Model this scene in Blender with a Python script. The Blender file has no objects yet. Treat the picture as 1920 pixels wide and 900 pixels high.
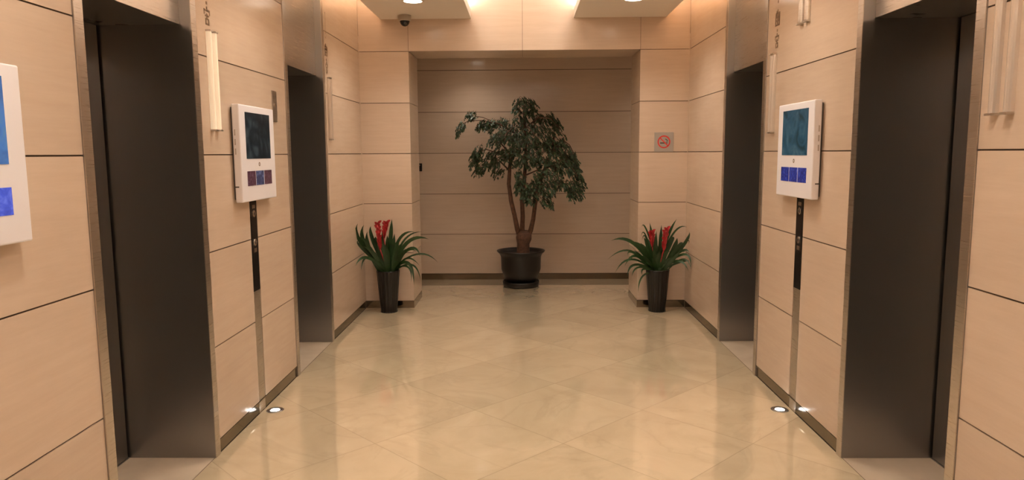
import bpy, bmesh, math, random
from mathutils import Vector, Matrix
random.seed(7)
S = bpy.context.scene
COL = S.collection

# ------------------------------------------------------------------ camera
cd = bpy.data.cameras.new('camera')
cam = bpy.data.objects.new('camera', cd)
COL.objects.link(cam)
S.camera = cam
CF = Vector((-0.01567715, 0.99260023, -0.12041184))
CR = Vector((0.99986722, 0.01502752, -0.00630129))
CU = Vector((0.00444517, 0.12049464, 0.99270403))
CPOS = Vector((0, 0, 1.5))
FPX = 1346.37
M4 = Matrix.Identity(4)
for i in range(3):
    M4[i][0] = CR[i]; M4[i][1] = CU[i]; M4[i][2] = -CF[i]; M4[i][3] = CPOS[i]
cam.matrix_world = M4
cd.sensor_fit = 'HORIZONTAL'
cd.sensor_width = 36
cd.lens = 36 * FPX / 1920
cd.clip_start = 0.05

# ------------------------------------------------------------------ exposure, world
S.view_settings.view_transform = 'Standard'
S.view_settings.look = 'None'
S.view_settings.gamma = 1
S.view_settings.use_curve_mapping = False
S.view_settings.exposure = 0.0
W = bpy.data.worlds.new('world'); S.world = W
W.use_nodes = True
W.node_tree.nodes['Background'].inputs[0].default_value = (1.0, 0.8, 0.65, 1)
W.node_tree.nodes['Background'].inputs[1].default_value = 0.03

# light powers
P_DOWN = 50.0
P_COVE_IN = 75.0
P_COVE_OUT_L = 32.0
P_COVE_OUT_R = 36.0
P_BACK = 17.0
C_DOWN = (1.0, 0.91, 0.79)
C_IN = (1.0, 0.95, 0.92)
C_OUT_L = (1.0, 0.74, 0.52)
C_OUT_R = (1.0, 0.62, 0.34)

# ------------------------------------------------------------------ room constants (metres)
XL, XR = -1.54, 1.562
XPL, XPR = -1.0695, 1.1018
D3, D3B, DB = 6.883, 7.43, 8.471
ZT = 3.1                      # upper ceiling
ZS = 2.745                    # dropped soffit underside
ZROWS = [0.07, 0.545, 1.023, 1.5, 1.975, 2.452, 2.93, ZT]
DEPTH = 0.43                  # lift recess
ELEV = [(0.38, 1.23), (2.56, 3.40), (4.765, 5.61)]   # clear opening along y
FL = 0.052                    # steel flange width
Y0 = -3.0

def px(x, y, plane):
    """photo pixel -> point on the plane y = plane"""
    d = CF + CR * ((x - 960) / FPX) - CU * ((y - 450) / FPX)
    return CPOS + d * ((plane - CPOS.y) / d.y)

# ------------------------------------------------------------------ materials
def newmat(name):
    m = bpy.data.materials.new(name); m.use_nodes = True
    nt = m.node_tree
    return m, nt, nt.nodes['Principled BSDF']

def plain(name, col, rough=0.5, metal=0.0, emit=None, estr=0.0, noise=0.0, nscale=20, coat=0):
    m, nt, b = newmat(name)
    b.inputs['Base Color'].default_value = (*col, 1)
    b.inputs['Roughness'].default_value = rough
    b.inputs['Metallic'].default_value = metal
    b.inputs['Coat Weight'].default_value = coat
    if emit:
        b.inputs['Emission Color'].default_value = (*emit, 1)
        b.inputs['Emission Strength'].default_value = estr
    if noise:
        tc = nt.nodes.new('ShaderNodeTexCoord'); n = nt.nodes.new('ShaderNodeTexNoise')
        n.inputs['Scale'].default_value = nscale; n.inputs['Detail'].default_value = 4
        nt.links.new(tc.outputs['Object'], n.inputs['Vector'])
        r = nt.nodes.new('ShaderNodeValToRGB')
        r.color_ramp.elements[0].position = 0.3; r.color_ramp.elements[1].position = 0.7
        r.color_ramp.elements[0].color = tuple(c * (1 - noise) for c in col) + (1,)
        r.color_ramp.elements[1].color = tuple(min(1, c * (1 + noise)) for c in col) + (1,)
        nt.links.new(n.outputs['Fac'], r.inputs['Fac']); nt.links.new(r.outputs['Color'], b.inputs['Base Color'])
    return m

def node(nt, t, **kw):
    n = nt.nodes.new(t)
    for k, v in kw.items():
        if k in ('operation', 'blend_type', 'data_type', 'noise_dimensions', 'feature'): setattr(n, k, v)
        else: n.inputs[k].default_value = v
    return n

def stone(name, a, b_, rough=0.18):
    """honed limestone: faint horizontal bedding, blotches, one tone per slab row"""
    m, nt, b = newmat(name)
    L = nt.links.new
    tc = nt.nodes.new('ShaderNodeTexCoord')
    mp = nt.nodes.new('ShaderNodeMapping'); mp.inputs['Scale'].default_value = (1.3, 1.3, 16)
    L(tc.outputs['Object'], mp.inputs['Vector'])
    n1 = node(nt, 'ShaderNodeTexNoise', Scale=2.2, Detail=7, Roughness=0.65); L(mp.outputs[0], n1.inputs['Vector'])
    n2 = node(nt, 'ShaderNodeTexNoise', Scale=1.7, Detail=3); L(tc.outputs['Object'], n2.inputs['Vector'])
    mx = node(nt, 'ShaderNodeMath', operation='MULTIPLY'); mx.inputs[1].default_value = 0.55
    L(n1.outputs['Fac'], mx.inputs[0])
    m2 = node(nt, 'ShaderNodeMath', operation='MULTIPLY_ADD'); m2.inputs[1].default_value = 0.45
    L(n2.outputs['Fac'], m2.inputs[0]); L(mx.outputs[0], m2.inputs[2])
    r = nt.nodes.new('ShaderNodeValToRGB')
    r.color_ramp.elements[0].position = 0.33; r.color_ramp.elements[1].position = 0.68
    r.color_ramp.elements[0].color = (*a, 1); r.color_ramp.elements[1].color = (*b_, 1)
    L(m2.outputs[0], r.inputs['Fac'])
    sp = nt.nodes.new('ShaderNodeSeparateXYZ'); L(tc.outputs['Object'], sp.inputs[0])
    ad = node(nt, 'ShaderNodeMath', operation='ADD'); ad.inputs[1].default_value = 0.409; L(sp.outputs['Z'], ad.inputs[0])
    dv = node(nt, 'ShaderNodeMath', operation='DIVIDE'); dv.inputs[1].default_value = 0.4775; L(ad.outputs[0], dv.inputs[0])
    fl = node(nt, 'ShaderNodeMath', operation='FLOOR'); L(dv.outputs[0], fl.inputs[0])
    wn = nt.nodes.new('ShaderNodeTexWhiteNoise'); wn.noise_dimensions = '1D'; L(fl.outputs[0], wn.inputs['W'])
    mr = nt.nodes.new('ShaderNodeMapRange'); mr.inputs['To Min'].default_value = 0.94; mr.inputs['To Max'].default_value = 1.03
    L(wn.outputs['Value'], mr.inputs['Value'])
    vm = nt.nodes.new('ShaderNodeVectorMath'); vm.operation = 'SCALE'
    L(r.outputs['Color'], vm.inputs[0]); L(mr.outputs[0], vm.inputs['Scale'])
    L(vm.outputs[0], b.inputs['Base Color'])
    b.inputs['Roughness'].default_value = rough
    b.inputs['IOR'].default_value = 1.45
    bp = nt.nodes.new('ShaderNodeBump'); bp.inputs['Strength'].default_value = 0.02; bp.inputs['Distance'].default_value = 0.01
    L(n1.outputs['Fac'], bp.inputs['Height']); L(bp.outputs[0], b.inputs['Normal'])
    return m

def brushed(name, col, rough=0.28, vertical=False):
    m, nt, b = newmat(name); L = nt.links.new
    tc = nt.nodes.new('ShaderNodeTexCoord'); mp = nt.nodes.new('ShaderNodeMapping')
    mp.inputs['Scale'].default_value = (300, 300, 2) if vertical else (6, 6, 900)
    L(tc.outputs['Object'], mp.inputs['Vector'])
    n = node(nt, 'ShaderNodeTexNoise', Scale=1.0, Detail=2); L(mp.outputs[0], n.inputs['Vector'])
    mr = nt.nodes.new('ShaderNodeMapRange'); mr.inputs['To Min'].default_value = rough - 0.03; mr.inputs['To Max'].default_value = rough + 0.04
    L(n.outputs['Fac'], mr.inputs['Value']); L(mr.outputs[0], b.inputs['Roughness'])
    bp = nt.nodes.new('ShaderNodeBump'); bp.inputs['Strength'].default_value = 0.002; bp.inputs['Distance'].default_value = 0.001
    L(n.outputs['Fac'], bp.inputs['Height'])
    b.inputs['Base Color'].default_value = (*col, 1); b.inputs['Metallic'].default_value = 1
    return m

def marble_floor():
    m, nt, b = newmat('polished_cream_marble'); L = nt.links.new
    tc = nt.nodes.new('ShaderNodeTexCoord')
    sp = nt.nodes.new('ShaderNodeSeparateXYZ'); L(tc.outputs['Object'], sp.inputs[0])
    def M(op, a=None, b2=None, c=None):
        n = nt.nodes.new('ShaderNodeMath'); n.operation = op
        for k, q in enumerate((a, b2, c)):
            if q is None: continue
            if isinstance(q, (int, float)): n.inputs[k].default_value = q
            else: L(q, n.inputs[k])
        return n.outputs[0]
    X, Y = sp.outputs['X'], sp.outputs['Y']
    st = 0.98
    u = M('DIVIDE', M('SUBTRACT', M('ADD', X, Y), 2.80), st)
    v = M('DIVIDE', M('ADD', M('SUBTRACT', X, Y), 4.355), st)
    def joint(q):
        f = M('FRACT', q)
        return M('MINIMUM', f, M('SUBTRACT', 1.0, f))
    jd = M('MINIMUM', joint(u), joint(v))
    line = nt.nodes.new('ShaderNodeMapRange')
    line.inputs['From Min'].default_value = 0.0015; line.inputs['From Max'].default_value = 0.0045
    L(jd, line.inputs['Value'])
    cid = nt.nodes.new('ShaderNodeCombineXYZ'); L(M('FLOOR', u), cid.inputs[0]); L(M('FLOOR', v), cid.inputs[1])
    wn = nt.nodes.new('ShaderNodeTexWhiteNoise'); L(cid.outputs[0], wn.inputs['Vector'])
    # per-slab shifted veining
    off = nt.nodes.new('ShaderNodeVectorMath'); off.operation = 'MULTIPLY_ADD'
    L(wn.outputs['Color'], off.inputs[0]); off.inputs[1].default_value = (7, 7, 7); L(tc.outputs['Object'], off.inputs[2])
    n1 = node(nt, 'ShaderNodeTexNoise', Scale=1.6, Detail=8, Roughness=0.62, Distortion=1.2); L(off.outputs[0], n1.inputs['Vector'])
    n2 = node(nt, 'ShaderNodeTexNoise', Scale=1.1, Detail=6, Roughness=0.55, Distortion=2.0); L(off.outputs[0], n2.inputs['Vector'])
    r = nt.nodes.new('ShaderNodeValToRGB')
    r.color_ramp.elements[0].position = 0.30; r.color_ramp.elements[0].color = (0.64, 0.515, 0.345, 1)
    r.color_ramp.elements[1].position = 0.70; r.color_ramp.elements[1].color = (0.77, 0.635, 0.44, 1)
    L(n1.outputs['Fac'], r.inputs['Fac'])
    vein = M('ABSOLUTE', M('SUBTRACT', n2.outputs['Fac'], 0.5))
    vr = nt.nodes.new('ShaderNodeMapRange'); vr.inputs['From Max'].default_value = 0.03
    vr.inputs['To Min'].default_value = 0.94; vr.inputs['To Max'].default_value = 1.0
    L(vein, vr.inputs['Value'])
    tone = nt.nodes.new('ShaderNodeMapRange'); tone.inputs['To Min'].default_value = 0.94; tone.inputs['To Max'].default_value = 1.05
    L(wn.outputs['Value'], tone.inputs['Value'])
    lf = nt.nodes.new('ShaderNodeMapRange'); lf.inputs['To Min'].default_value = 0.74; L(line.outputs[0], lf.inputs['Value'])
    k = M('MULTIPLY', M('MULTIPLY', vr.outputs[0], tone.outputs[0]), lf.outputs[0])
    vm = nt.nodes.new('ShaderNodeVectorMath'); vm.operation = 'SCALE'
    L(r.outputs['Color'], vm.inputs[0]); L(k, vm.inputs['Scale'])
    L(vm.outputs[0], b.inputs['Base Color'])
    b.inputs['Roughness'].default_value = 0.03
    b.inputs['IOR'].default_value = 1.6
    b.inputs['Coat Weight'].default_value = 1.0; b.inputs['Coat Roughness'].default_value = 0.008; b.inputs['Coat IOR'].default_value = 1.9
    return m

STONE = stone('honed_beige_limestone', (0.57, 0.43, 0.325), (0.65, 0.505, 0.39))
JOINT = plain('dark_joint', (0.10, 0.06, 0.035), 0.8)
MARBLE = marble_floor()
THRESH = plain('threshold_marble', (0.58, 0.47, 0.36), 0.14, noise=0.08, nscale=5)
STEEL = brushed('brushed_steel', (0.60, 0.55, 0.50), 0.28)
STEELD = brushed('dark_brushed_steel', (0.34, 0.325, 0.315), 0.33)
STEELB = brushed('polished_baseboard_steel', (0.26, 0.22, 0.17), 0.12)
CHROME = plain('bright_steel', (0.72, 0.62, 0.54), 0.22, 1.0)
DARK = plain('slit_shade_black', (0.004, 0.004, 0.004), 0.9)
PAINT = plain('cream_ceiling_paint', (0.84, 0.77, 0.68), 0.7)
WHITEP = plain('white_plastic', (0.84, 0.80, 0.83), 0.35)
GREYP = plain('grey_plastic', (0.10, 0.09, 0.085), 0.45)
BLACKG = plain('black_glass', (0.012, 0.010, 0.009), 0.12)
BLACKP = plain('black_glazed_plastic', (0.004, 0.004, 0.004), 0.28)
BROWNP = plain('dark_brown_pot_glaze', (0.007, 0.005, 0.004), 0.38)
SOIL = plain('soil', (0.035, 0.022, 0.014), 0.95, noise=0.4, nscale=60)
BARK = plain('brown_bark', (0.10, 0.045, 0.024), 0.8, noise=0.4, nscale=35)
LEAF = plain('dark_green_leaf', (0.034, 0.066, 0.024), 0.5, noise=0.6, nscale=22)
BLEAF = plain('strap_leaf_green', (0.016, 0.050, 0.010), 0.45, noise=0.35, nscale=12)
BROWNT = plain('dry_leaf', (0.16, 0.06, 0.025), 0.6)
RED = plain('red_bract', (0.34, 0.008, 0.012), 0.4, noise=0.25, nscale=30)
INK = plain('etched_brown_letter', (0.26, 0.16, 0.09), 0.5)
PLATE = plain('satin_grey_plate', (0.40, 0.36, 0.32), 0.4, 0.3)
SIGNRED = plain('sign_red', (0.60, 0.03, 0.02), 0.5)
SIGNBLK = plain('sign_black', (0.03, 0.025, 0.02), 0.5)
LAMP = plain('lit_lamp_lens', (1, 1, 1), 0.4, 0, (1.0, 0.86, 0.70), 14)
LAMPF = plain('lit_floor_lamp_lens', (1, 1, 1), 0.4, 0, (1.0, 0.97, 0.92), 18)
TUBEW = plain('lit_cove_tube', (1, 1, 1), 0.4, 0, (1.0, 0.90, 0.80), 16)
TUBEO = plain('lit_amber_cove_tube', (1, 1, 1), 0.4, 0, (1.0, 0.62, 0.32), 8)

def picture(name, c1, c2, c3, strength, scale):
    """backlit screen showing a blurred map-like picture"""
    m, nt, b = newmat(name); L = nt.links.new
    tc = nt.nodes.new('ShaderNodeTexCoord')
    n = node(nt, 'ShaderNodeTexNoise', Scale=scale, Detail=5, Distortion=1.5); L(tc.outputs['Object'], n.inputs['Vector'])
    r = nt.nodes.new('ShaderNodeValToRGB'); e = r.color_ramp.elements
    e[0].position = 0.32; e[0].color = (*c1, 1); e[1].position = 0.72; e[1].color = (*c3, 1)
    k = e.new(0.52); k.color = (*c2, 1)
    L(n.outputs['Fac'], r.inputs['Fac'])
    L(r.outputs['Color'], b.inputs['Emission Color']); b.inputs['Emission Strength'].default_value = strength
    b.inputs['Base Color'].default_value = (0.01, 0.01, 0.012, 1); b.inputs['Roughness'].default_value = 0.15
    return m
SCR_L = picture('screen_dark_picture', (0.002, 0.004, 0.006), (0.006, 0.013, 0.017), (0.05, 0.06, 0.06), 0.8, 9)
SCR_R = picture('screen_blue_picture', (0.010, 0.032, 0.038), (0.020, 0.066, 0.095), (0.07, 0.12, 0.13), 0.9, 8)
SCR_0 = picture('screen_bright_blue_picture', (0.03, 0.10, 0.26), (0.05, 0.17, 0.42), (0.10, 0.22, 0.28), 1.0, 7)
TH_M = picture('thumbnail_maroon', (0.055, 0.018, 0.022), (0.10, 0.030, 0.040), (0.20, 0.10, 0.12), 0.8, 40)
TH_D = picture('thumbnail_slate', (0.02, 0.02, 0.04), (0.05, 0.05, 0.10), (0.25, 0.24, 0.35), 0.9, 40)
TH_B = picture('thumbnail_blue', (0.008, 0.012, 0.10), (0.018, 0.028, 0.22), (0.09, 0.11, 0.42), 0.85, 40)
TH_0 = picture('thumbnail_bright_blue', (0.03, 0.06, 0.42), (0.05, 0.09, 0.55), (0.15, 0.20, 0.7), 1.0, 20)

# ------------------------------------------------------------------ mesh helpers
class MB:
    def __init__(s): s.v = []; s.f = []; s.m = []; s.sm = []
    def box(s, x0, x1, y0, y1, z0, z1, mi=0):
        if x0 > x1: x0, x1 = x1, x0
        if y0 > y1: y0, y1 = y1, y0
        if z0 > z1: z0, z1 = z1, z0
        n = len(s.v)
        s.v += [(x0,y0,z0),(x1,y0,z0),(x1,y1,z0),(x0,y1,z0),(x0,y0,z1),(x1,y0,z1),(x1,y1,z1),(x0,y1,z1)]
        for q in ((0,3,2,1),(4,5,6,7),(0,1,5,4),(1,2,6,5),(2,3,7,6),(3,0,4,7)):
            s.f.append(tuple(n+i for i in q)); s.m.append(mi); s.sm.append(False)
        return s
    def lathe(s, prof, c=(0,0,0), seg=40, mi=0, ribs=0, ramp=0.0, smooth=True):
        """prof: (r, z) list, closed with end caps when r > 0"""
        n = len(s.v); cx, cy, cz = c
        for r, z in prof:
            for k in range(seg):
                a = 2*math.pi*k/seg
                rr = r * (1 + ramp*math.cos(ribs*a)) if ribs else r
                s.v.append((cx+rr*math.cos(a), cy+rr*math.sin(a), cz+z))
        for j in range(len(prof)-1):
            for k in range(seg):
                k2 = (k+1) % seg
                s.f.append((n+j*seg+k, n+j*seg+k2, n+(j+1)*seg+k2, n+(j+1)*seg+k)); s.m.append(mi); s.sm.append(smooth)
        for j, rev in ((0, True), (len(prof)-1, False)):
            q = tuple(n+j*seg+k for k in range(seg))
            s.f.append(q[::-1] if rev else q); s.m.append(mi); s.sm.append(False)
        return s
    def tube(s, pts, rad, seg=8, mi=0):
        pts = [Vector(p) for p in pts]
        if not hasattr(rad, '__len__'): rad = [rad]*len(pts)
        n = len(s.v)
        for i, p in enumerate(pts):
            t = (pts[min(i+1, len(pts)-1)] - pts[max(i-1, 0)]).normalized()
            a = t.cross(Vector((0,1,0)) if abs(t.y) < .9 else Vector((1,0,0))).normalized(); b = t.cross(a)
            for k in range(seg):
                an = 2*math.pi*k/seg
                s.v.append(tuple(p + (a*math.cos(an) + b*math.sin(an))*rad[i]))
        for j in range(len(pts)-1):
            for k in range(seg):
                k2 = (k+1) % seg
                s.f.append((n+j*seg+k, n+j*seg+k2, n+(j+1)*seg+k2, n+(j+1)*seg+k)); s.m.append(mi); s.sm.append(True)
        s.f.append(tuple(n+k for k in range(seg))[::-1]); s.m.append(mi); s.sm.append(False)
        e = n+(len(pts)-1)*seg
        s.f.append(tuple(e+k for k in range(seg))); s.m.append(mi); s.sm.append(False)
        return s
    def face(s, pts, mi=0, smooth=False):
        n = len(s.v); s.v += [tuple(p) for p in pts]
        s.f.append(tuple(range(n, n+len(pts)))); s.m.append(mi); s.sm.append(smooth)
    def prism(s, poly, axis, a, b, mi=0):
        """poly of 2D points in the other two axes, extruded from a to b along axis"""
        def P(p, t):
            q = list(p); q.insert(axis, t); return tuple(q)
        n = len(s.v); k = len(poly)
        s.v += [P(p, a) for p in poly] + [P(p, b) for p in poly]
        s.f.append(tuple(range(n, n+k))); s.f.append(tuple(range(n+2*k-1, n+k-1, -1)))
        s.m += [mi, mi]; s.sm += [False, False]
        for i in range(k):
            j = (i+1) % k
            s.f.append((n+i, n+k+i, n+k+j, n+j)); s.m.append(mi); s.sm.append(False)
        return s
    def build(s, name, mats, parent=None, loc=None, bevel=0.0):
        me = bpy.data.meshes.new(name)
        org = Vector(loc) if loc is not None else Vector((0,0,0))
        me.from_pydata([tuple(Vector(p)-org) for p in s.v], [], s.f)
        for m in (mats if isinstance(mats, (list, tuple)) else [mats]): me.materials.append(m)
        for p, mi, sm in zip(me.polygons, s.m, s.sm): p.material_index = mi; p.use_smooth = sm
        bm = bmesh.new(); bm.from_mesh(me); bmesh.ops.recalc_face_normals(bm, faces=bm.faces); bm.to_mesh(me); bm.free()
        o = bpy.data.objects.new(name, me); COL.objects.link(o)
        o.location = org
        if parent is not None:
            o.parent = parent
            w = Vector((0, 0, 0)); q = parent
            while q is not None: w += q.location; q = q.parent
            o.location = org - w
        if bevel:
            b = o.modifiers.new('bevel', 'BEVEL'); b.width = bevel; b.segments = 3; b.limit_method = 'ANGLE'
        return o

def tag(o, label, cat, group=None, kind=None):
    o['label'] = label
    if cat: o['category'] = cat
    if group: o['group'] = group
    if kind: o['kind'] = kind
    return o

def thing(name, label, cat, loc, group=None, kind=None):
    o = bpy.data.objects.new(name, None); COL.objects.link(o)
    o.location = loc; o.empty_display_size = 0.1
    return tag(o, label, cat, group, kind)

def struct(o, label=None):
    o['kind'] = 'structure'
    if label: o['label'] = label
    return o

# ------------------------------------------------------------------ setting: floor and ceiling
mb = MB()
mb.box(XL, XR, Y0, DB+.1, -0.12, 0, 0)
mb.box(-2.8, XL, D3B, DB+.1, -0.12, 0, 0); mb.box(XR, 2.8, D3B, DB+.1, -0.12, 0, 0)
for y0, y1 in ELEV:
    for xw, sg in ((XL, -1), (XR, 1)):
        mb.box(xw + sg*0.004, xw + sg*(DEPTH+.10), y0-FL+.002, y1+FL, -0.12, 0, 1)
        mb.box(xw, xw + sg*0.004, y0-FL+.002, y1+FL, -0.12, -0.001, 2)
struct(mb.build('floor', [MARBLE, THRESH, JOINT]), 'polished cream marble floor laid in diagonal squares')

mb = MB()
mb.box(-1.7, 1.72, Y0, D3, ZT, ZT+.08)
struct(mb.build('ceiling', PAINT), 'raised cream ceiling above the hanging panels')
mb = MB(); mb.box(-2.8, 2.8, D3B, DB+.1, 2.60, 2.68)
struct(mb.build('trim_1', PAINT), 'low ceiling of the passage behind the opening')

def soffit(name, x0, x1, label):
    mb = MB(); mb.box(x0, x1, Y0, D3, ZS, ZS+.05)
    # little upstands that hide the cove tubes
    mb.box(x0, x0+.012, Y0, D3, ZS+.05, ZS+.075); mb.box(x1-.012, x1, Y0, D3, ZS+.05, ZS+.075)
    for yy in (0.6, 3.2, 5.8):
        mb.box((x0+x1)/2-.02, (x0+x1)/2+.02, yy-.02, yy+.02, ZS+.05, ZT)
    return struct(mb.build(name, PAINT), label)
soffit('ceiling_panel', -1.325, -0.478, 'dropped cream ceiling panel on the left with the camera under it')
soffit('ceiling_panel', 0.478, 1.335, 'dropped cream ceiling panel on the right with a round lamp only')

# ------------------------------------------------------------------ setting: stone walls
GAP = 0.003
def panel_rows(mb, x0, x1, y0, y1, zr=ZROWS, lo=None):
    for a, b in zip(zr[:-1], zr[1:]):
        mb.box(x0, x1, y0, y1, a+GAP, b-GAP, 0)

def side_wall(name, xw, sg, label):
    mb = MB()
    t = 0.03; back = 0.12
    ys = []
    cur = Y0
    for (a, b) in ELEV:
        ys.append((cur, a-FL)); cur = b+FL
    ys.append((cur, D3))
    for (a, b) in ys:
        strip = None
        for c in (1.91, 4.067):
            if a < c < b: strip = c
        segs = [(a, b)] if strip is None else [(a, strip-.055), (strip+.055, b)]
        for (p, q) in segs:
            panel_rows(mb, xw, xw+sg*t, p, q, ZROWS[:4] if strip else ZROWS)
        if strip: panel_rows(mb, xw, xw+sg*t, a, b, ZROWS[3:])
        mb.box(xw+sg*(t+.0), xw+sg*back, a, b, 0, ZT, 1)
        for (p, q) in segs: mb.box(xw+sg*.008, xw+sg*t, p, q, 0, ZROWS[0], 1)
        for (p, q) in segs: mb.box(xw+sg*.006, xw+sg*t, p, q, ZROWS[0], ZROWS[3], 1)
        mb.box(xw+sg*.006, xw+sg*t, a, b, ZROWS[3], ZT, 1)
    struct(mb.build(name, [STONE, JOINT]), label)
    # skirting
    mb = MB()
    for (a, b) in ys:
        mb.box(xw+sg*.004, xw+sg*.0085, a, b, 0.0, ZROWS[0]+.001)
        mb.box(xw-sg*.002, xw+sg*.0085, a, b, ZROWS[0]-.004, ZROWS[0]+.0005)
    struct(mb.build('baseboard_'+name.split('_')[1], STEELB), 'low polished steel baseboard along the %s wall' % name.split('_')[1])
side_wall('wall_left', XL, -1, 'beige limestone slab wall on the left of the lift lobby')
side_wall('wall_right', XR, 1, 'beige limestone slab wall on the right of the lift lobby')

# pillars and header in front of the passage
def pillar(name, x0, x1, label):
    mb = MB()
    panel_rows(mb, x0, x1, D3, D3B, ZROWS[:6])
    mb.box(x0+.006, x1-.006, D3+.006, D3B-.006, 0, ZROWS[5], 1)
    struct(mb.build(name, [STONE, JOINT]), label)
    mb = MB()
    mb.box(x0-.001, x1+.001, D3-.001, D3B+.001, 0.0, ZROWS[0])
    return mb
mbp = pillar('wall_pillar_left', XL, XPL, 'limestone pillar on the left of the opening')
struct(mbp.build('baseboard_pillar_left', STEELB), 'steel baseboard round the left pillar')
mbp = pillar('wall_pillar_right', XPR, XR, 'limestone pillar with the no smoking sign')
struct(mbp.build('baseboard_pillar_right', STEELB), 'steel baseboard round the right pillar')
mb = MB()
xs = [XL, XPL, 0.0, XPR, XR]
for a, b in zip(xs[:-1], xs[1:]):
    mb.box(a+.0015, b-.0015, D3, D3B, ZROWS[5]+GAP*.5, ZT)
mb.box(XL+.006, XR-.006, D3+.006, D3B-.006, ZROWS[5]+.006, ZT, 1)
struct(mb.build('wall_header', [STONE, JOINT]), 'limestone header above the wide opening')

# back passage
mb = MB()
zr = ZROWS[:6] + [2.6]
panel_rows(mb, -2.8, 2.8, DB, DB+.03, zr)
mb.box(-2.8, 2.8, DB+.006, DB+.1, 0, 2.6, 1)
struct(mb.build('wall_back', [STONE, JOINT]), 'limestone wall at the back of the passage behind the tree')
mb = MB(); mb.box(-2.8, 2.8, DB-.004, DB+.02, 0, ZROWS[0])
struct(mb.build('baseboard_back', STEELB), 'steel baseboard along the back wall')
mb = MB()
for x in (-2.8, 2.8):
    panel_rows(mb, x-.03 if x < 0 else x, x if x < 0 else x+.03, D3B-.02, DB+.1, zr)
mb.box(-2.8, XL, D3B-.1, D3B, 0, 2.6); mb.box(XR, 2.8, D3B-.1, D3B, 0, 2.6)
struct(mb.build('wall_passage', STONE), 'short limestone walls that close the back passage')
# unseen end of the lobby, coloured dark so the steel jambs reflect dark
mb = MB(); mb.box(-1.7, 1.72, Y0-.1, Y0, 0, ZT)
struct(mb.build('wall_near', plain('dark_reflected_wall', (0.16, 0.12, 0.10), 0.4)), 'unseen wall at the near end of the lobby, dark for the steel reflections')

# ------------------------------------------------------------------ lifts: portal, transom panel and doors
def lift(n, xw, sg, y0, y1, label):
    ym = (y0+y1)/2
    r = thing('door_%d' % n, label, 'elevator door', (xw+sg*.2, ym, 0), kind='structure')
    xd = xw+sg*DEPTH
    for a, b in ((y0-FL, y0), (y1, y1+FL)):
        mb = MB()
        mb.box(xw-sg*.004, xd+sg*.06, a, b, 0.0, ZT)
        mb.build('door_jamb', STEELD, r, bevel=0.001)
        f = MB(); f.box(xw-sg*.007, xw-sg*.0035, a, b, 0.0, ZT)
        f.build('jamb_edge', STEEL, r)
    mb = MB(); mb.box(xw+sg*.048, xd+sg*.06, y0+.001, y1-.001, 2.10, ZT)
    # shadow-gap seam of the folded panel
    mb.build('transom_panel', STEEL, r, bevel=0.0015)
    mb = MB(); mb.box(xd+sg*.045, xd+sg*.06, y0, y1, 0, 2.10)  # black sheet painted in for the shade behind the door slits
    mb.build('slit_shade', DARK, r)
    for a, b in ((y0+.014, ym-.002), (ym+.002, y1-.014)):
        mb = MB(); mb.box(xd, xd+sg*.035, a, b, 0.008, 2.098)
        mb.build('door_leaf', STEELD, r, bevel=0.002)
    mb = MB(); mb.box(xd-sg*.0, xd+sg*.04, y0+.002, y1-.002, 0.0, 0.006)
    mb.build('door_sill', STEELD, r)
    return r
lift(1, XL, -1, *ELEV[1], 'nearer left steel elevator doorway beside the dark tablet display')
lift(2, XL, -1, *ELEV[2], 'farther left steel elevator doorway before the red flowered plant')
lift(3, XR, 1, *ELEV[1], 'nearer right steel elevator doorway beside the blue tablet display')
lift(4, XR, 1, *ELEV[2], 'farther right steel elevator doorway before the no smoking sign')
lift(5, XL, -1, *ELEV[0], 'steel elevator doorway on the left beside the viewer')
lift(6, XR, 1, *ELEV[0], 'steel elevator doorway on the right beside the viewer')

# ------------------------------------------------------------------ tablets on the walls
def display(xw, sg, yc, label, smat, thumbs, grp):
    r = thing('wall_display', label, 'touchscreen', (xw, yc, 1.245), grp)
    h = .262
    xf = xw - sg*.052
    mb = MB(); mb.box(xw-sg*.0, xw-sg*.012, yc-h+.02, yc+h-.02, 1.26, 1.75); mb.build('wall_bracket', GREYP, r)
    mb = MB(); mb.box(xw-sg*.012, xf, yc-h, yc+h, 1.245, 1.765)
    mb.build('casing', WHITEP, r, bevel=.006)
    mb = MB(); mb.box(xf, xf-sg*.0015, yc-.185, yc+.185, 1.477, 1.727); mb.build('screen', smat, r)
    w = .118
    for k, tm in zip((-1, 0, 1), thumbs):
        c = yc + k*.127
        mb = MB(); mb.box(xf, xf-sg*.0015, c-w/2, c+w/2, 1.330, 1.410); mb.build('thumbnail_button', tm, r)
    # round mark between screen and buttons
    mb = MB()
    for a in range(10):
        t0 = 2*math.pi*a/10; t1 = 2*math.pi*(a+1)/10
        ro, ri = .012, .006
        mb.prism([(yc+ro*math.cos(t0), 1.446+ro*math.sin(t0)), (yc+ro*math.cos(t1), 1.446+ro*math.sin(t1)),
                  (yc+ri*math.cos(t1), 1.446+ri*math.sin(t1)), (yc+ri*math.cos(t0), 1.446+ri*math.sin(t0))], 0, xf, xf-sg*.001)
    mb.build('round_mark', plain('brown_print', (.25, .16, .10), .5), r)
    # slot on the near side of the casing
    mb = MB(); mb.box(xw-sg*.014, xw-sg*.034, yc-h-.0008, yc-h+.004, 1.325, 1.332); mb.build('side_slot', GREYP, r)
    vm = plain('pale_grey_vent', (.45, .38, .34), .5)
    for z in (1.50, 1.55, 1.60):
        mb = MB(); mb.box(xw-sg*.022, xw-sg*.028, yc-h-.0008, yc-h+.004, z, z+.032)
        mb.build('side_vent', vm, r)
    return r
display(XL, -1, 4.057, 'white wall tablet with a nearly black screen and maroon buttons', SCR_L, (TH_M, TH_D, TH_M), 'wall tablets')
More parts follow.
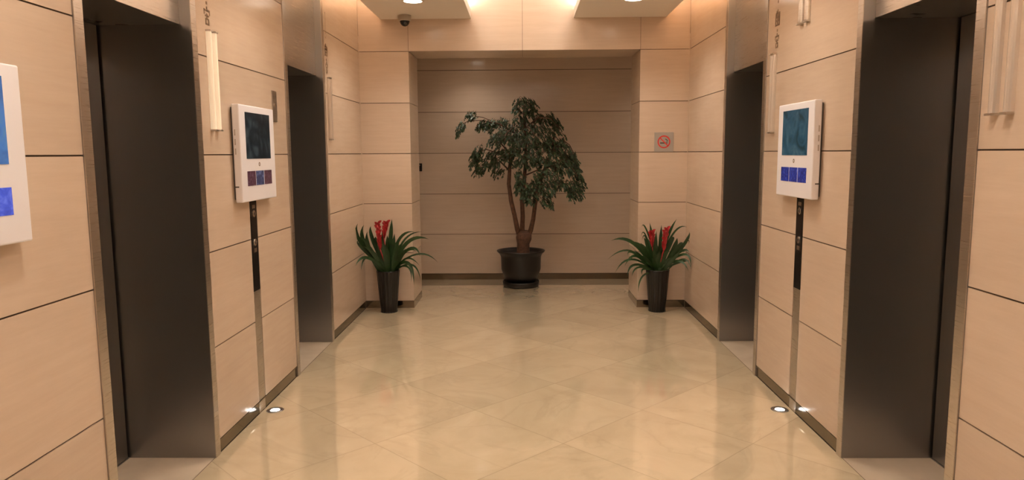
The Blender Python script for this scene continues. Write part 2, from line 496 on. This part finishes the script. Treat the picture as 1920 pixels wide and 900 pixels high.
display(XR, 1, 4.052, 'white wall tablet on the right wall with blue buttons', SCR_R, (TH_B, TH_B, TH_B), 'wall tablets')
display(XL, -1, 1.882, 'white wall tablet cut by the left edge of the photo', SCR_0, (TH_0, TH_0, TH_0), 'wall tablets')

# ------------------------------------------------------------------ call stations
def call_station(xw, sg, yc, label):
    r = thing('call_station', label, 'elevator buttons', (xw, yc, 0.09), 'lift call stations')
    hw = .0535
    mb = MB(); mb.box(xw+sg*.028, xw+sg*.002, yc-hw+.006, yc+hw-.006, 0.0, 0.72); mb.build('steel_strip', STEEL, r, bevel=.001)
    mb = MB(); mb.box(xw+sg*.028, xw-sg*.001, yc-hw+.006, yc+hw-.006, 0.72, 1.243); mb.build('glass_panel', BLACKG, r, bevel=.001)
    mb = MB(); mb.box(xw+sg*.0275, xw+sg*.004, yc-hw, yc+hw, 0.93, 1.49); mb.build('steel_backing', STEELD, r)
    xf = xw-sg*.001
    for z in (1.165, 1.00):
        mb = MB()
        prof = [(.020*math.cos(a*math.pi/12), .020*math.sin(a*math.pi/12)) for a in range(24)]
        mb.prism([(yc+p[0], z+p[1]) for p in prof], 0, xf, xf-sg*.004)
        b = mb.build('call_button', CHROME, r, bevel=.001)
        up = 1 if z > 1.1 else -1
        mb = MB(); mb.prism([(yc-.009, z-up*.006), (yc+.009, z-up*.006), (yc, z+up*.009)], 0, xf-sg*.004, xf-sg*.0048)
        mb.build('arrow_mark', SIGNBLK, b)
    for z, w, hh in ((1.205, .022, .010), (.955, .020, .012)):
        mb = MB(); mb.box(xf, xf-sg*.0015, yc-w, yc+w, z-hh, z+hh); mb.build('label_plate', CHROME, r)
    return r
call_station(XL, -1, 4.067, 'black elevator button panel under the dark tablet on the left wall')
call_station(XR, 1, 4.067, 'black elevator button panel under the blue tablet on the right wall')

# key plate next to the left tablet
r = thing('key_switch_plate', 'small steel plate on the wall between dark tablet and far left elevator', 'switch plate', (XL, 4.49, 1.70))
mb = MB(); mb.box(XL, XL+.006, 4.45, 4.53, 1.70, 1.89); mb.build('face_plate', STEEL, r, bevel=.0015)
mb = MB(); mb.prism([(4.49+.012*math.cos(a), 1.80+.012*math.sin(a)) for a in [k*math.pi/8 for k in range(16)]], 0, XL+.006, XL+.010)
mb.build('key_switch', CHROME, r)

# ------------------------------------------------------------------ lift lanterns (pairs of bright rods) and etched signs
def lantern(xw, sg, yc, z0, z1, label, w=.032, sep=.038, mat=None):
    r = thing('lift_lantern', label, 'elevator indicator', (xw, yc, z0), 'rod lanterns beside the elevators')
    for k in (-1, 1):
        c = yc + k*sep
        mb = MB()
        pts = [(xw + 0.0, c - w/2)]
        for a in range(9):
            t = math.pi*a/8
            pts.append((xw - sg*(.004+.020*math.sin(t)), c - math.cos(t)*w/2))
        pts.append((xw + 0.0, c + w/2))
        mb.prism(pts, 2, z0+.008, z1-.008)
        mb.build('lantern_rod', mat or CHROME, r)
        for zz in (z0, z1-.008):
            mb = MB(); mb.box(xw, xw-sg*.027, c-w/2-.001, c+w/2+.001, zz, zz+.008)
            mb.build('end_cap', STEEL, r)
    return r
ROD = plain('rod_steel_sheen', (.9, .78, .62), .2, 0, (1.0, .80, .58), 0.30)  # weak emission stands in for light reflected by the steel rods
ROD2 = plain('rod_satin', (.70, .60, .52), .25, .5)
lantern(XL, -1, 3.605, 1.617, 2.105, 'pair of shiny vertical steel rods left of the dark tablet', mat=ROD, w=.026, sep=.030)
lantern(XL, -1, 5.77, 1.612, 2.10, 'pair of thin rods beyond the far left elevator', mat=ROD2, w=.024, sep=.022)
lantern(XR, 1, 4.565, 1.612, 2.10, 'pair of thin rods between far right elevator and blue tablet', mat=ROD2, w=.024, sep=.022)
lantern(XR, 1, 2.392, 1.612, 2.10, 'pair of pale vertical rods at the right edge of the photo', mat=ROD2)
r = lantern(XR, 1, 4.103, 2.20, 2.70, 'pair of brown steel bars high above the blue tablet', w=.05, sep=.042, mat=STEEL)

def glyphs(xw, sg, yc, label, seed):
    """two small upright characters with a dot between, cut into the stone and filled brown"""
    mb = MB()
    def st(a, b, c, d): mb.box(xw-sg*.0001, xw-sg*.0016, yc+sg*a*-1, yc+sg*b*-1, c, d)
    # upper character: boxed and dense
    z = 2.262; H = .090; Wd = .038
    for q in (0, .27, .52, .77): st(-Wd, Wd, z+q*H, z+q*H+.010)
    st(-Wd, -Wd+.010, z, z+.80*H); st(Wd-.010, Wd, z, z+.80*H); st(-.005, .005, z, z+H+.008)
    st(-.022, -.012, z+.52*H, z+H); st(.014, .022, z+.27*H, z+H*.8)
    # dot
    st(-.007, .007, 2.228, 2.242)
    # lower character: roof, crossed legs
    z = 2.130; H = .078
    st(-.034, .034, z+.82*H, z+.95*H); st(-.005, .006, z+.82*H, z+H+.010); st(-.034, -.025, z+.62*H, z+.9*H); st(.025, .034, z+.62*H, z+.9*H)
    st(-.022, .022, z+.5*H, z+.6*H); st(-.020, .018, z, z+.10*H); st(-.020, -.011, z, z+.36*H); st(.011, .020, z, z+.36*H); st(-.02, .02, z+.3*H, z+.40*H)
    st(-.006, .006, z+.36*H, z+.7*H)
    # mark above and thin rule
    st(-.007, .007, 2.398, 2.412); st(-.002, .002, 2.43, 2.60)
    o = mb.build('wall_lettering', INK, loc=(xw, yc, 2.13))
    return tag(o, label, 'lettering', 'small brown characters above the rods')
glyphs(XL, -1, 3.59, 'small brown characters on the wall above the shiny rods', 1)
glyphs(XL, -1, 5.745, 'small brown characters beyond the far left elevator', 2)
glyphs(XR, 1, 4.545, 'small brown characters right of the far right elevator', 3)

# ------------------------------------------------------------------ sign, reader, camera
r = thing('no_smoking_sign', 'square grey no smoking sign on the right pillar', 'sign', (1.335, D3, 1.5))
mb = MB(); mb.box(1.245, 1.425, D3-.006, D3, 1.500, 1.685); mb.build('sign_plate', PLATE, r, bevel=.002)
mb = MB(); cx, cz = 1.335, 1.595
for k in range(32):
    a, b = 2*math.pi*k/32, 2*math.pi*(k+1)/32
    mb.prism([(cx+.060*math.cos(a), cz+.060*math.sin(a)), (cx+.060*math.cos(b), cz+.060*math.sin(b)),
              (cx+.049*math.cos(b), cz+.049*math.sin(b)), (cx+.049*math.cos(a), cz+.049*math.sin(a))], 1, D3-.0075, D3-.006)
mb.build('red_ring', SIGNRED, r)
mb = MB(); s2 = .7071
def rotp(u, w): return (cx+(u+w)*s2, cz+(w-u)*s2)
mb.prism([rotp(-.052, -.005), rotp(.052, -.005), rotp(.052, .005), rotp(-.052, .005)], 1, D3-.0080, D3-.006)
mb.build('red_slash', SIGNRED, r)
mb = MB()
mb.box(cx-.036, cx+.020, D3-.0068, D3-.006, cz-.016, cz-.006)
mb.box(cx+.023, cx+.032, D3-.0068, D3-.006, cz-.016, cz-.006)
mb.tube([(cx+.026, D3-.0065, cz), (cx+.032, D3-.0065, cz+.012), (cx+.022, D3-.0065, cz+.022), (cx+.012, D3-.0065, cz+.026)], .003, 6)
mb.build('cigarette_symbol', SIGNBLK, r)

r = thing('card_reader', 'small black card reader on the back wall left of the tree', 'card reader', (-1.21, DB, 1.29))
mb = MB(); mb.box(-1.236, -1.184, DB-.022, DB, 1.292, 1.385); mb.build('reader_body', BLACKP, r, bevel=.004)
mb = MB(); mb.box(-1.216, -1.204, DB-.0235, DB-.022, 1.36, 1.368); mb.build('reader_mark', CHROME, r)

cx, cy = -1.068, 6.70
r = thing('security_camera', 'white dome security camera with black lens under the left ceiling panel', 'security camera', (cx, cy, ZS))
mb = MB(); mb.lathe([(.058, 0), (.060, -.012), (.057, -.045), (.050, -.050)], (cx, cy, ZS), 32); mb.build('camera_housing', plain('housing_grey', (.42, .35, .28), .4), r)
mb = MB(); mb.lathe([(.046, -.049)]+[(.044*math.cos(a*math.pi/16), -.050-.048*math.sin(a*math.pi/16)) for a in range(0, 8)]+[(.003, -.098)], (cx, cy, ZS), 32)
mb.build('camera_dome', BLACKG, r)

# ------------------------------------------------------------------ lamps
def area(name, loc, sx, sy, power, col, rot=(0,0,0), spread=math.pi, parent=None):
    l = bpy.data.lights.new(name, 'AREA'); l.shape = 'RECTANGLE'; l.size = sx; l.size_y = sy
    l.energy = power; l.color = col; l.spread = spread
    o = bpy.data.objects.new(name, l); COL.objects.link(o)
    o.location = loc; o.rotation_euler = rot
    if parent is not None: o.parent = parent; o.location = Vector(loc) - parent.location
    return o

def downlight(x, y, z, label, power, col, grp='round lamps in the ceiling panels', size=2.3):
    r = thing('ceiling_light', label, 'ceiling light', (x, y, z), grp)
    mb = MB(); mb.lathe([(.075, -.001), (.078, -.004), (.092, -.003), (.095, 0), (.095, .002), (.075, .002)], (x, y, z), 40)
    mb.build('trim_ring', plain('lamp_ring', (.8, .7, .6), .4), r)
    mb = MB(); mb.lathe([(.074, -.0015), (.074, .001)], (x, y, z), 40); mb.build('lamp_lens', LAMP, r)
    l = bpy.data.lights.new('lamp_light', 'SPOT'); l.energy = power; l.color = col; l.spot_size = size; l.spot_blend = 0.9; l.shadow_soft_size = 0.07
    o = bpy.data.objects.new('lamp_light', l); COL.objects.link(o); o.parent = r; o.location = (0, 0, -0.02)
    return r
for i, y in enumerate((6.09, 4.0, 1.9, -0.2)):
    vis = i == 0
    downlight(-.90, y, ZS, 'lit round lamp in the left ceiling panel by the camera' if vis else 'round lamp in the left ceiling panel above the frame', P_DOWN, C_DOWN, 'round lamps in the ceiling panels' if vis else 'left panel lamps above the frame')
    downlight(.915, y, ZS, 'lit round lamp in the right ceiling panel at the top edge' if vis else 'round lamp in the right ceiling panel above the frame', P_DOWN, C_DOWN, 'round lamps in the ceiling panels' if vis else 'right panel lamps above the frame')
downlight(-.55, 7.98, 2.60, 'round lamp in the passage ceiling behind the header', P_BACK, C_DOWN, 'passage lamps behind the header')
downlight(1.75, 7.98, 2.60, 'round lamp in the passage ceiling behind the header', P_BACK, C_DOWN, 'passage lamps behind the header')

def cove(x, label, mat, power, col, tilt):
    ye, ys_ = D3-.03, Y0+.05
    r = thing('cove_tube', label, 'cove light', (x, (ye+ys_)/2, ZS+.05), 'cove tubes on the ceiling panels')
    n = 6; L = (ye-ys_)/n
    for k in range(n):
        mb = MB(); a = ys_+k*L+.02; b = a+L-.04
        mb.tube([(x, a, ZS+.085), (x, b, ZS+.085)], .011, 10); mb.build('tube', mat, r)
        mb = MB(); mb.box(x-.014, x+.014, a, b, ZS+.05, ZS+.072); mb.build('tube_holder', PAINT, r)
    area('cove_light', (x, (ye+ys_)/2, ZS+.10), .03, ye-ys_, power, col, (math.pi, tilt, 0), parent=r)
cove(-.545, 'white cove tube on the inner edge of the left ceiling panel', TUBEW, P_COVE_IN, C_IN, 0.0)
cove(.545, 'white cove tube on the inner edge of the right ceiling panel', TUBEW, P_COVE_IN, C_IN, 0.0)
cove(-1.28, 'amber cove tube on the outer edge of the left ceiling panel', TUBEO, P_COVE_OUT_L, C_OUT_L, 0.0)
cove(1.29, 'amber cove tube on the outer edge of the right ceiling panel', TUBEO, P_COVE_OUT_R, C_OUT_R, 0.0)

def floor_lamp(x, y, sg, label):
    r = thing('recessed_floor_light', label, 'floor light', (x, y, 0), 'lit floor lights below the button panels')
    mb = MB(); mb.lathe([(.050, 0.0002), (.048, .003), (.030, .003), (.028, .0006)], (x, y, 0), 36); mb.build('steel_ring', STEELD, r)
    mb = MB(); mb.lathe([(.027, .0005), (.025, .0022)], (x, y, 0), 30); mb.build('lamp_lens', LAMPF, r)
    l = bpy.data.lights.new('lamp_light', 'SPOT'); l.energy = 2.5; l.color = (1, .85, .70); l.spot_size = 0.75; l.spot_blend = .7; l.shadow_soft_size = .015
    o = bpy.data.objects.new('lamp_light', l); COL.objects.link(o); o.parent = r; o.location = (0, 0, .006)
    o.rotation_euler = (math.pi, 0, 0)
floor_lamp(-1.470, 4.069, -1, 'lit round floor light at the foot of the left wall')
floor_lamp(1.495, 4.072, 1, 'lit round floor light at the foot of the right wall')

# ------------------------------------------------------------------ potted tree
TX, TY = -0.027, 8.03
r = thing('potted_tree', 'leafy indoor tree in a dark round pot against the back wall', 'potted tree', (TX, TY, 0))
mb = MB(); mb.lathe([(.150, .028), (.160, .070), (.182, .078), (.222, .20), (.226, .34), (.240, .372), (.268, .398), (.272, .410), (.262, .412), (.240, .395), (.225, .36), (.0, .36)], (TX, TY, 0), 56)
pot = mb.build('pot', BROWNP, r)
mb = MB(); mb.lathe([(.185, 0), (.203, .012), (.208, .060), (.200, .066), (.192, .030), (.0, .026)], (TX, TY, 0), 56); mb.build('saucer', BROWNP, pot)
mb = MB(); mb.lathe([(.228, .355), (.228, .368), (.12, .380), (.0, .384)], (TX, TY, 0), 40); mb.build('soil', SOIL, r)

def T(x, y, dy=0.0): return px(x, y, TY+dy)
mb = MB()
mb.tube([T(981, 486), T(981, 470), T(981, 457), T(982, 447), T(983, 438), T(983, 432)], [.088, .072, .070, .088, .082, .045], 14)
mb.build('trunk', BARK, r)
stems = [
    [(976, 445, 0), (970, 430, -.01), (965, 405, -.02), (958, 375, -.03), (954, 345, -.04), (956, 310, -.05), (962, 275, -.04), (968, 240, -.02)],
    [(981, 445, 0), (979, 430, .0), (980, 405, .01), (979, 378, .01), (982, 345, .02), (986, 300, .03), (985, 250, .03), (982, 212, .0), (981, 196, 0)],
    [(988, 445, 0), (995, 432, -.01), (1000, 410, -.02), (1003, 385, -.03), (1008, 355, -.05), (1020, 320, -.07), (1035, 285, -.08), (1040, 250, -.04)],
]
rad0 = [.034, .027, .024, .023, .022, .018, .014, .009, .006]
for st in stems:
    mb = MB(); mb.tube([T(*p) for p in st], rad0[:len(st)], 10); mb.build('stem', BARK, r)

branches = [  # (px polyline, depth), ends where foliage hangs
    [(966, 250, -.02), (935, 232, -.08), (905, 226, -.12), (880, 226, -.14), (862, 235, -.15)],
    [(966, 250, -.02), (945, 236, .06), (925, 228, .1), (905, 220, .12), (885, 217, .12)],
    [(958, 300, -.05), (935, 288, -.12), (912, 280, -.2), (896, 285, -.22)],
    [(958, 290, -.05), (940, 270, -.16), (925, 262, -.22)],
    [(955, 320, -.04), (935, 300, .05), (912, 298, .10), (900, 300, .12)],
    [(985, 260, .03), (1005, 230, .08), (1025, 218, .12), (1045, 230, .14)],
    [(985, 240, .03), (1010, 220, -.08), (1032, 222, -.14), (1050, 242, -.18)],
    [(1037, 275, -.08), (1055, 262, -.14), (1068, 272, -.18), (1078, 292, -.2)],
    [(1037, 275, -.08), (1058, 275, .06), (1072, 290, .12), (1082, 312, .12)],
    [(1022, 315, -.07), (1050, 300, -.2), (1070, 310, -.26), (1084, 332, -.28)],
    [(1022, 315, -.07), (1040, 310, -.24), (1045, 325, -.3), (1050, 345, -.32)],
    [(986, 300, .03), (1000, 295, -.2), (1005, 305, -.3), (1008, 325, -.34)],
    [(984, 320, .02), (985, 318, -.2), (986, 328, -.3), (986, 345, -.32)],
    [(982, 330, .02), (1010, 318, .12), (1035, 325, .2), (1050, 340, .22)],
    [(968, 245, -.02), (960, 240, -.14), (950, 250, -.24), (945, 265, -.28)],
    [(984, 230, .01), (988, 236, -.14), (1000, 248, -.26), (1005, 262, -.3)],
    [(984, 270, .03), (970, 265, .2), (960, 275, .28), (955, 290, .3)],
    [(1037, 270, -.06), (1028, 262, .14), (1020, 268, .26), (1018, 285, .3)],
]
mb = MB()
for b in branches: mb.tube([T(*p) for p in b], [.010, .007, .005, .004, .003][:len(b)], 6)
mb.build('branch', BARK, r)

# foliage clusters: (px, py, depth, rx px, ry px, sprays)
clusters = [
    (968, 200, -.02, 9, 9, 5), (985, 192, 0, 14, 7, 10), (1000, 202, .0, 7, 10, 6), (985, 208, -.05, 10, 6, 5),
    (884, 218, -.10, 10, 5, 6), (864, 238, -.14, 6, 7, 5), (858, 250, -.14, 3, 5, 2), (905, 233, -.12, 11, 7, 9), (920, 236, -.05, 10, 9, 9), (938, 230, .05, 10, 6, 8), (955, 236, -.05, 9, 8, 6),
    (945, 255, -.18, 14, 10, 14), (928, 262, -.22, 8, 11, 8), (970, 250, -.15, 12, 10, 10), (990, 240, -.1, 12, 10, 8), (975, 226, 0, 12, 7, 8),
    (1010, 224, .05, 10, 9, 8), (1030, 222, .08, 10, 8, 8), (1045, 236, .05, 8, 12, 10), (1035, 245, -.10, 8, 8, 4), (1010, 240, -.1, 10, 8, 6), (1055, 262, -.1, 6, 8, 4),
    (898, 285, -.2, 9, 9, 8), (888, 302, -.2, 6, 12, 7), (902, 308, -.18, 9, 11, 9), (918, 300, -.1, 9, 12, 8), (930, 312, -.1, 7, 12, 6), (940, 290, -.16, 12, 12, 10), (935, 322, .0, 9, 7, 4), (897, 322, -.1, 7, 6, 4),
    (965, 275, -.22, 14, 12, 14), (990, 270, -.25, 14, 14, 14), (1015, 265, -.2, 12, 12, 12), (1035, 272, -.15, 12, 14, 12), (960, 300, -.1, 10, 10, 7), (985, 300, -.25, 14, 12, 12), (1010, 298, -.28, 14, 12, 14), (1035, 300, -.26, 12, 14, 12),
    (1058, 285, -.2, 11, 12, 12), (1072, 300, -.18, 9, 14, 12), (1060, 315, -.25, 11, 14, 12), (1080, 325, -.2, 7, 14, 10), (1040, 325, -.28, 12, 12, 9), (1015, 325, -.3, 11, 12, 8), (1088, 345, -.2, 6, 14, 8),
    (975, 335, -.3, 8, 12, 9), (985, 355, -.3, 10, 14, 14), (995, 372, -.28, 9, 10, 9), (1010, 350, -.28, 12, 14, 12), (1030, 355, -.28, 11, 12, 10), (1022, 375, -.26, 8, 10, 6), (1050, 345, -.28, 12, 10, 10), (1072, 352, -.26, 8, 12, 8), (1075, 366, -.26, 8, 7, 7), (1032, 382, -.24, 4, 6, 3), (970, 350, -.2, 5, 10, 4), (1088, 362, -.2, 5, 7, 4),
]
rng = random.Random(3)
fol = MB(); shoots = MB()
def leaflet(mb, p, d, nrm, L, w):
    d = d.normalized(); s_ = d.cross(nrm).normalized(); n = s_.cross(d)
    q = [p, p+d*L*.3+s_*w*.5-n*L*.02, p+d*L*.6+s_*w*.42-n*L*.05, p+d*L-n*L*.12, p+d*L*.6-s_*w*.42-n*L*.05, p+d*L*.3-s_*w*.5-n*L*.02]
    c = p+d*L*.45+n*w*-.10
    b = len(mb.v); mb.v += [tuple(v) for v in q]+[tuple(c)]
    for i in range(6):
        mb.f.append((b+i, b+(i+1) % 6, b+6)); mb.m.append(0); mb.sm.append(True)
for (cx, cy, dd, rx, ry, n) in clusters:
    for _ in range(int(n*3.3+.5)):
        a = rng.uniform(0, 2*math.pi); rr = math.sqrt(rng.random())
        p = T(cx+rx*1.3*rr*math.cos(a), cy+ry*1.2*rr*math.sin(a)-3, dd+rng.uniform(-.09, .09))
        if p.y > DB-.12: p.y = DB-.12
        out = Vector((p.x-TX, (p.y-TY)*1.0, 0))
        az = math.atan2(out.y, out.x)+rng.gauss(0, .9)
        d = Vector((math.cos(az)*.8, math.sin(az)*.8, rng.uniform(-.7, .25))).normalized()
        L = rng.uniform(.045, .085)
        seg = 4; q = p - d*L*.5; pts = [q.copy()]
        for k in range(seg):
            d = (d+Vector((0, 0, -.28))).normalized()
            side = d.cross(Vector((0, 0, 1)))
            side = side.normalized() if side.length > .1 else Vector((1, 0, 0))
            q = q+d*(L/seg); pts.append(q.copy())
            for sd in (-1, 1):
                if rng.random() < .18: continue
                ld = (side*sd*.8+d*.55+Vector((0, 0, -.35+rng.uniform(-.25, .15)))).normalized()
                nn = Vector((rng.uniform(-.4, .4), rng.uniform(-.6, .2), 1)).normalized()
                leaflet(fol, q, ld, nn, rng.uniform(.022, .036), rng.uniform(.012, .017))
        leaflet(fol, q, (d+Vector((0, 0, -.3))).normalized(), Vector((0, -.5, 1)).normalized(), .036, .016)
        shoots.tube(pts, .0016, 4)
fol.build('foliage', LEAF, r)
shoots.build('leaf_stalks', BARK, r)

# ------------------------------------------------------------------ red-flowered bromeliads
def bez(a, m, b, t):
    c = 2*m-(a+b)*.5
    return a*(1-t)**2+c*2*t*(1-t)+b*t*t
def strap(mb, a, m, b, w, mi=0, fold=.18, n=12):
    base = len(mb.v)
    for i in range(n+1):
        t = i/n; p = bez(a, m, b, t)
        d = (bez(a, m, b, min(1, t+.03))-bez(a, m, b, max(0, t-.03))).normalized()
        ww = w*(.55+.75*math.sin(math.pi*min(1, t*.9+.08)))*(1 if t < .7 else max(.02, 1-((t-.7)/.3)**1.6))*.5
        # the blade faces upwards/outwards; widen it across the bend plane and a little within it
        view = Vector((0, -1, 0.25)).normalized()
        s_ = d.cross(view)
        s_ = s_.normalized() if s_.length > .05 else Vector((1, 0, 0))
        nn = s_.cross(d).normalized()
        mb.v += [tuple(p-s_*ww+nn*ww*fold), tuple(p), tuple(p+s_*ww+nn*ww*fold)]
    for i in range(n):
        k = base+i*3
        for j in (0, 1):
            mb.f.append((k+j, k+j+1, k+j+4, k+j+3)); mb.m.append(mi); mb.sm.append(True)

def bromeliad(cx, cy, label, org, leaves, spikes, wall_dx, rs):
    rg = random.Random(rs)
    r = thing('potted_bromeliad', label, 'potted plant', (cx, cy, 0), 'red flowered plants in tall black pots')
    def Q(X, Y, dy=0.0): return px(org[0]+X/org[2], org[1]+Y/org[2], cy+dy)
    mb = MB()
    mb.lathe([(.078, 0), (.080, .006), (.076, .02), (.086, .12), (.100, .30), (.107, .385), (.109, .398), (.104, .402), (.100, .385), (.096, .36), (.0, .36)], (cx, cy, 0), 96, ribs=18, ramp=.022)
    mb.build('pot', BLACKP, r)
    mb = MB(); mb.lathe([(.094, .358), (.094, .368), (.0, .374)], (cx, cy, 0), 32); mb.build('soil', SOIL, r)
    mb = MB()
    def inside(p):
        p = p.copy(); lim = cy+.13
        p.x = max(XL+.03, min(XR-.03, p.x)); p.y = min(D3-.02, p.y) if (p.x < XPL+.02 or p.x > XPR-.02) else p.y
        return p
    root = Vector((cx, cy, .372))
    for (m_, b_, w, dy) in leaves:
        a = root+Vector((rg.uniform(-.045, .045), rg.uniform(-.045, .045), 0))
        m3 = inside(Q(*m_, dy*.5)); b3 = inside(Q(*b_, dy))
        # pull base towards the leaf's side
        a.x += max(-.03, min(.03, (m3.x-cx)*.2))
        strap(mb, a, m3, b3, w)
    # inner rosette
    for k in range(26):
        an = rg.uniform(0, 2*math.pi); h = rg.uniform(.12, .34); o_ = rg.uniform(.03, .17)
        a = root+Vector((.03*math.cos(an), .03*math.sin(an), 0))
        m3 = a+Vector((math.cos(an)*o_*.45, math.sin(an)*min(o_, .12)*.45, h*.62))
        b3 = a+Vector((math.cos(an)*o_, math.sin(an)*(min(o_, .13) if math.sin(an) > 0 else o_), h))
        strap(mb, a, inside(m3), inside(b3), rg.uniform(.026, .038))
    mb.build('foliage', BLEAF, r)
    for (x0, y0, x1, y1, dy) in spikes:
        mb = MB(); A = Q(x0, y0, dy); B = Q(x1, y1, dy)
        mb.tube([root, A], .006, 8)
        stalk_n = 0
        N = 22
        for k in range(N):
            t = k/(N-1); c = A.lerp(B, t); an = k*2.4
            o_ = .014+.018*t
            dirv = Vector((math.cos(an)*o_, math.sin(an)*o_*.8, .055*(1-.2*t)))
            strap(mb, c, c+dirv*.55, c+dirv+Vector((math.cos(an)*.008, 0, -.004)), .020, 0, .3, 5)
        mb.tube([A, B], .010, 8)
        mb.build('flower_spike', RED, r)
    return r
LW, MWd, NW = .034, .028, .017
left_leaves = [
    ((110, 280), (90, 125), .026, -.22), ((150, 300), (138, 135), LW, -.12), ((215, 270), (195, 145), MWd, -.05),
    ((180, 330), (165, 190), LW, -.18), ((130, 330), (98, 262), .02, -.25), ((245, 330), (235, 230), LW, -.10),
    ((352, 260), (363, 88), .032, -.03), ((372, 330), (384, 205), MWd, -.05), ((285, 340), (285, 190), LW, -.10), ((330, 330), (325, 220), LW, -.1),
    ((415, 265), (548, 190), .022, -.10), ((450, 275), (602, 190), .015, -.05), ((485, 280), (662, 252), .028, -.12), ((500, 330), (590, 388), .022, -.05),
    ((560, 372), (736, 442), .013, -.02), ((480, 405), (585, 462), .014, -.12), ((490, 440), (541, 625), .024, -.16), ((520, 455), (594, 585), .014, -.05),
    ((485, 470), (518, 602), .013, -.20), ((470, 355), (560, 350), .018, -.12),
    ((170, 400), (48, 468), .022, -.36), ((170, 400), (115, 505), .015, -.3), ((230, 380), (130, 310), .026, -.25),
    ((210, 360), (120, 230), .028, -.2), ((240, 400), (160, 330), .03, -.25), ((430, 400), (470, 330), .03, -.15), ((400, 380), (430, 290), .028, -.12),
]
right_leaves = [
    ((250, 285), (68, 262), .026, -.02), ((340, 350), (243, 268), .032, -.10), ((225, 345), (38, 415), .014, .0), ((260, 365), (200, 382), .016, -.1),
    ((230, 412), (98, 525), .015, -.05), ((270, 385), (175, 470), .019, -.15), ((262, 455), (198, 552), .018, -.15), ((295, 475), (235, 552), .014, -.2),
    ((315, 555), (285, 680), .013, -.18), ((400, 270), (378, 118), .022, -.05), ((462, 300), (472, 135), .028, -.08), ((515, 250), (596, 88), .022, -.05),
    ((560, 215), (690, 155), .014, -.02), ((565, 340), (598, 240), .034, -.12), ((645, 305), (730, 193), .024, -.12), ((645, 290), (757, 288), .013, -.1),
    ((625, 350), (712, 372), .018, -.12), ((650, 372), (716, 492), .018, -.2), ((640, 412), (726, 492), .013, -.22), ((600, 425), (690, 508), .018, -.2),
    ((620, 435), (700, 430), .015, -.15), ((360, 195), (314, 153), .012, -.02), ((350, 230), (310, 232), .010, -.02), ((355, 250), (315, 262), .010, -.02),
    ((540, 290), (570, 235), .03, -.1), ((420, 350), (430, 180), .032, -.1), ((590, 330), (640, 275), .026, -.15), ((320, 400), (250, 340), .018, -.15), ((370, 430), (310, 380), .02, -.18),
    ((560, 420), (620, 350), .026, -.18), ((330, 490), (320, 545), .013, -.2),
]
bromeliad(-1.285, 6.72, 'red flowered plant in a tall black pot by the left pillar', (650, 390, 4.283), left_leaves,
          [(268, 330, 248, 135, -.10), (300, 240, 318, 130, -.06)], 0, 5)
bromeliad(1.268, 6.72, 'red flowered plant in a tall black pot by the right pillar', (1130, 390, 4.284), right_leaves,
          [(490, 340, 512, 180, -.12), (398, 310, 392, 205, -.05)], 0, 9)
